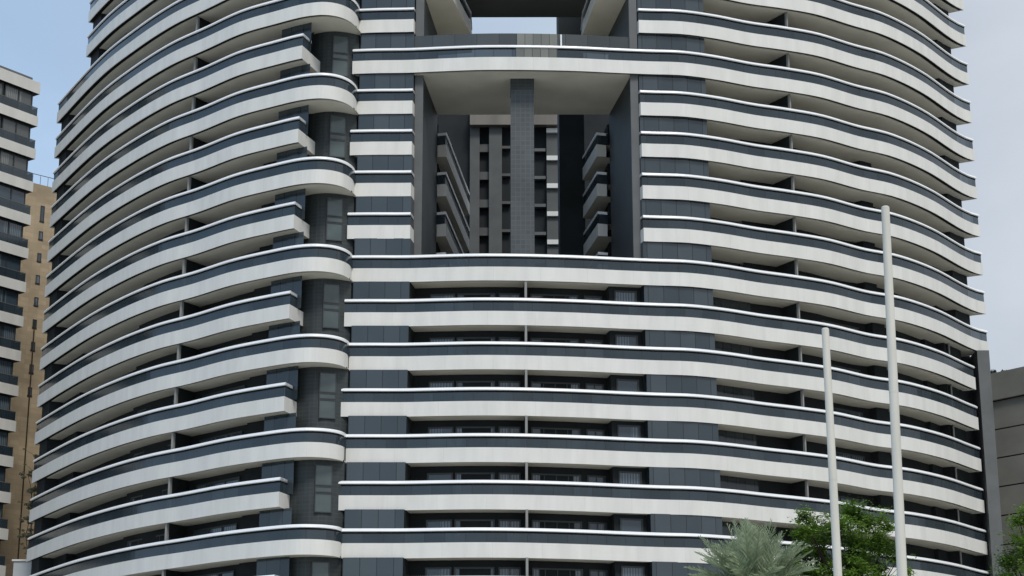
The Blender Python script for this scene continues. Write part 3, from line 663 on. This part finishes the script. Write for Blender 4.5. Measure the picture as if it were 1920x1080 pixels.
# tree between the poles: flat layered sprays of small leaves
bY = 62.0; bx0 = at(1590, 1080, bY)[0]; base = (bx0, bY, 0)
cr = []; rt = random.Random(17)
for (px, py, rr) in ((1595, 962, 0.50), (1640, 968, 0.42), (1560, 972, 0.30), (1505, 972, 0.30), (1530, 985, 0.38), (1668, 985, 0.24), (1620, 985, .4), (1575, 1000, 0.55), (1500, 1002, 0.34), (1640, 1008, 0.30), (1535, 1020, 0.5),
                     (1600, 1028, 0.55), (1660, 1028, 0.34), (1500, 1038, 0.36), (1560, 1045, 0.55), (1630, 1052, 0.50), (1680, 1052, 0.3), (1520, 1062, 0.5), (1590, 1072, 0.6), (1660, 1075, 0.42), (1705, 1070, 0.22),
                     (1500, 1090, 0.6), (1560, 1098, 0.7), (1630, 1102, 0.7), (1690, 1100, 0.4), (1530, 1140, 0.9), (1600, 1150, 0.9), (1670, 1150, 0.8), (1590, 1200, 0.9), (1475, 1060, 0.22)):
    x, y, z = px2loc(px, py, bY, base)
    cr.append((x, y+rt.uniform(-.9, .9), z, rr*1.0))
leafy_tree(base, 7.6, cr, 'bright green leafy tree whose crown stands behind the two white poles', 95000, 0.06, 11)
# tree cut by the right edge
bY = 50.0; bx0 = at(1960, 1080, bY)[0]; base = (bx0, bY, 0); cr = []
for (px, py, rr) in ((1908, 978, 0.22), (1925, 968, 0.35), (1892, 1050, 0.28), (1915, 1035, 0.42), (1940, 1010, 0.5), (1900, 1085, 0.45), (1935, 1075, 0.6), (1960, 1030, 0.7), (1980, 1090, 0.8), (1940, 1140, 0.8), (2000, 1000, 0.6)):
    x, y, z = px2loc(px, py, bY, base); cr.append((x, y+random.uniform(-.5, .5), z, rr))
leafy_tree(base, 6.0, cr, 'green tree of which only a few branch tips enter at the right edge', 30000, 0.055, 5)

# silver green palm
def palm(px, py, Y, label):
    bx_, by_, bz = at(px, py, Y); t = thing('palm_tree', label, 'palm', loc=(bx_, by_, 0)); rnd = random.Random(3)
    mb = MB(); mb.tube([(0, 0, 0), (0.05, 0, bz*0.3), (0.02, 0, bz*0.7), (0, 0, bz)], [0.32, 0.26, 0.24, 0.28], 'bark', n=14)
    for i in range(60):
        a = i*2.4; z = bz-0.9+0.9*i/60; mb.tube([(0.2*math.cos(a), 0.2*math.sin(a), z-0.1), (0.42*math.cos(a), 0.42*math.sin(a), z+0.12)], [0.06, 0.02], 'bark', n=5)
    mb.build('trunk', t)
    mb = MB(); tone = []
    for i in range(150):
        az = i*2.39996+rnd.uniform(-.2, .2); tilt = R_(3)+R_(80)*((i/150)**1.05)*rnd.uniform(0.8, 1.12); L = rnd.uniform(2.0, 2.6)*(1.0 if tilt < 1.2 else 0.9)
        if tilt < 0.5: L *= 0.97
        pos = Vector((0, 0, bz-0.05)); dr = Vector((math.sin(tilt)*math.cos(az), math.sin(tilt)*math.sin(az), math.cos(tilt))); droop = rnd.uniform(0.35, 0.8)*math.sin(tilt)
        n = 30; spine = [pos.copy()]
        for s in range(n):
            dr = (dr+Vector((0, 0, -droop/n*1.3))).normalized(); pos = pos+dr*(L/n); spine.append(pos.copy())
        side = dr.cross(Vector((0, 0, 1))); side = side.normalized() if side.length > 1e-3 else Vector((1, 0, 0)); tb = rnd.uniform(-.25, .25)
        nb = len(mb.f); mb.tube(spine[::5], [0.028*(1-0.13*q) for q in range(len(spine[::5]))], 'leaf_palm', n=4); tone += [0.5+tb]*(len(mb.f)-nb)
        for s in range(3, n):
            f = s/n; ll = 0.62*math.sin(math.pi*min(1, 0.18+0.75*f))*(1.1-f*0.25); tang = (spine[s+1]-spine[s-1]).normalized(); up = side.cross(tang).normalized()
            for sg in (-1, 1):
                dl = (tang*0.95+side*sg*rnd.uniform(0.5, 0.8)+up*rnd.uniform(0.05, 0.5)).normalized(); p = spine[s]; q = p+dl*ll*rnd.uniform(.8, 1.15)
                w = tang.cross(dl).normalized()*0.0+tang*0.017; md = (p+q)/2+Vector((0, 0, 0.01)); q = q-Vector((0, 0, ll*0.12))
                mb.face([p-w, p+w, md+w*1.1, q, md-w*1.1], 'leaf_palm'); tone.append(min(1, max(0, 0.5+tb+rnd.gauss(0, .15))))
    mb.build('crown', t, tone=tone); return t
palm(1412, 1118, 58.0, 'silvery green feather palm with upright fronds, left of the leafy tree')

# dark bushes on the concrete roof
bx_, by_, bz = at(1885, 697, 150.5)
cr = [(random.uniform(-1.5, 1.3), random.uniform(-.25, .3), random.uniform(0.1, 0.5), random.uniform(0.2, 0.42)) for _ in range(12)]
lm, tone = leaves(cr, 1600, 0.08, 'leaf_dark', 9); sm = MB()
t = thing('roof_bush', 'dark scruffy bushes on top of the grey concrete building', 'bush', loc=(bx_, by_+0.45, HC)); lm.build('foliage', t, tone=tone)
for c in cr[:6]: sm.tube([(c[0], c[1], -0.02), (c[0]+.03, c[1], c[2]+0.1)], [0.03, 0.01], 'bark', n=5)
sm.build('stem', t)
# dry creeper between the tan building and the tower
Y = 143.0; bx_, by_, _ = at(50, 1060, Y); t = thing('creeper', 'straggly dry creeper climbing beside the tan brick building', 'climbing plant', loc=(bx_, by_, 0))
sm = MB(); rnd = random.Random(21); cr = []
zb = at(50, 1060, Y)[2]; zt_ = at(60, 850, Y)[2]
for s in range(4):
    pts = [(rnd.uniform(-.2, .2), 0.0, 0.0)]; x = rnd.uniform(-.3, .3); nn = 22
    for i in range(1, nn+1):
        x += rnd.gauss(0, 0.1)+(0.0); z = (zt_*(0.84+0.05*s))*i/nn; pts.append((x, rnd.gauss(0, .1), z))
        if z > zb-2:
            for _ in range(3): cr.append((x+rnd.gauss(0, .3), rnd.gauss(0, .15), z+rnd.gauss(0, .2), rnd.uniform(0.15, 0.38)))
            e = (x+rnd.gauss(0, .6), 0.1, z+rnd.uniform(.1, .7)); sm.tube([(x, 0, z), e], [0.02, 0.008], 'bark', n=4); cr.append((e[0], 0.1, e[2], rnd.uniform(.08, .2)))
    sm.tube(pts, [0.07-0.05*i/nn for i in range(nn+1)], 'bark', n=5)
sm.build('stem', t); lm, tone = leaves(cr, 9000, 0.075, 'leaf_dry', 4, shell=0.2); lm.build('foliage', t, tone=tone)
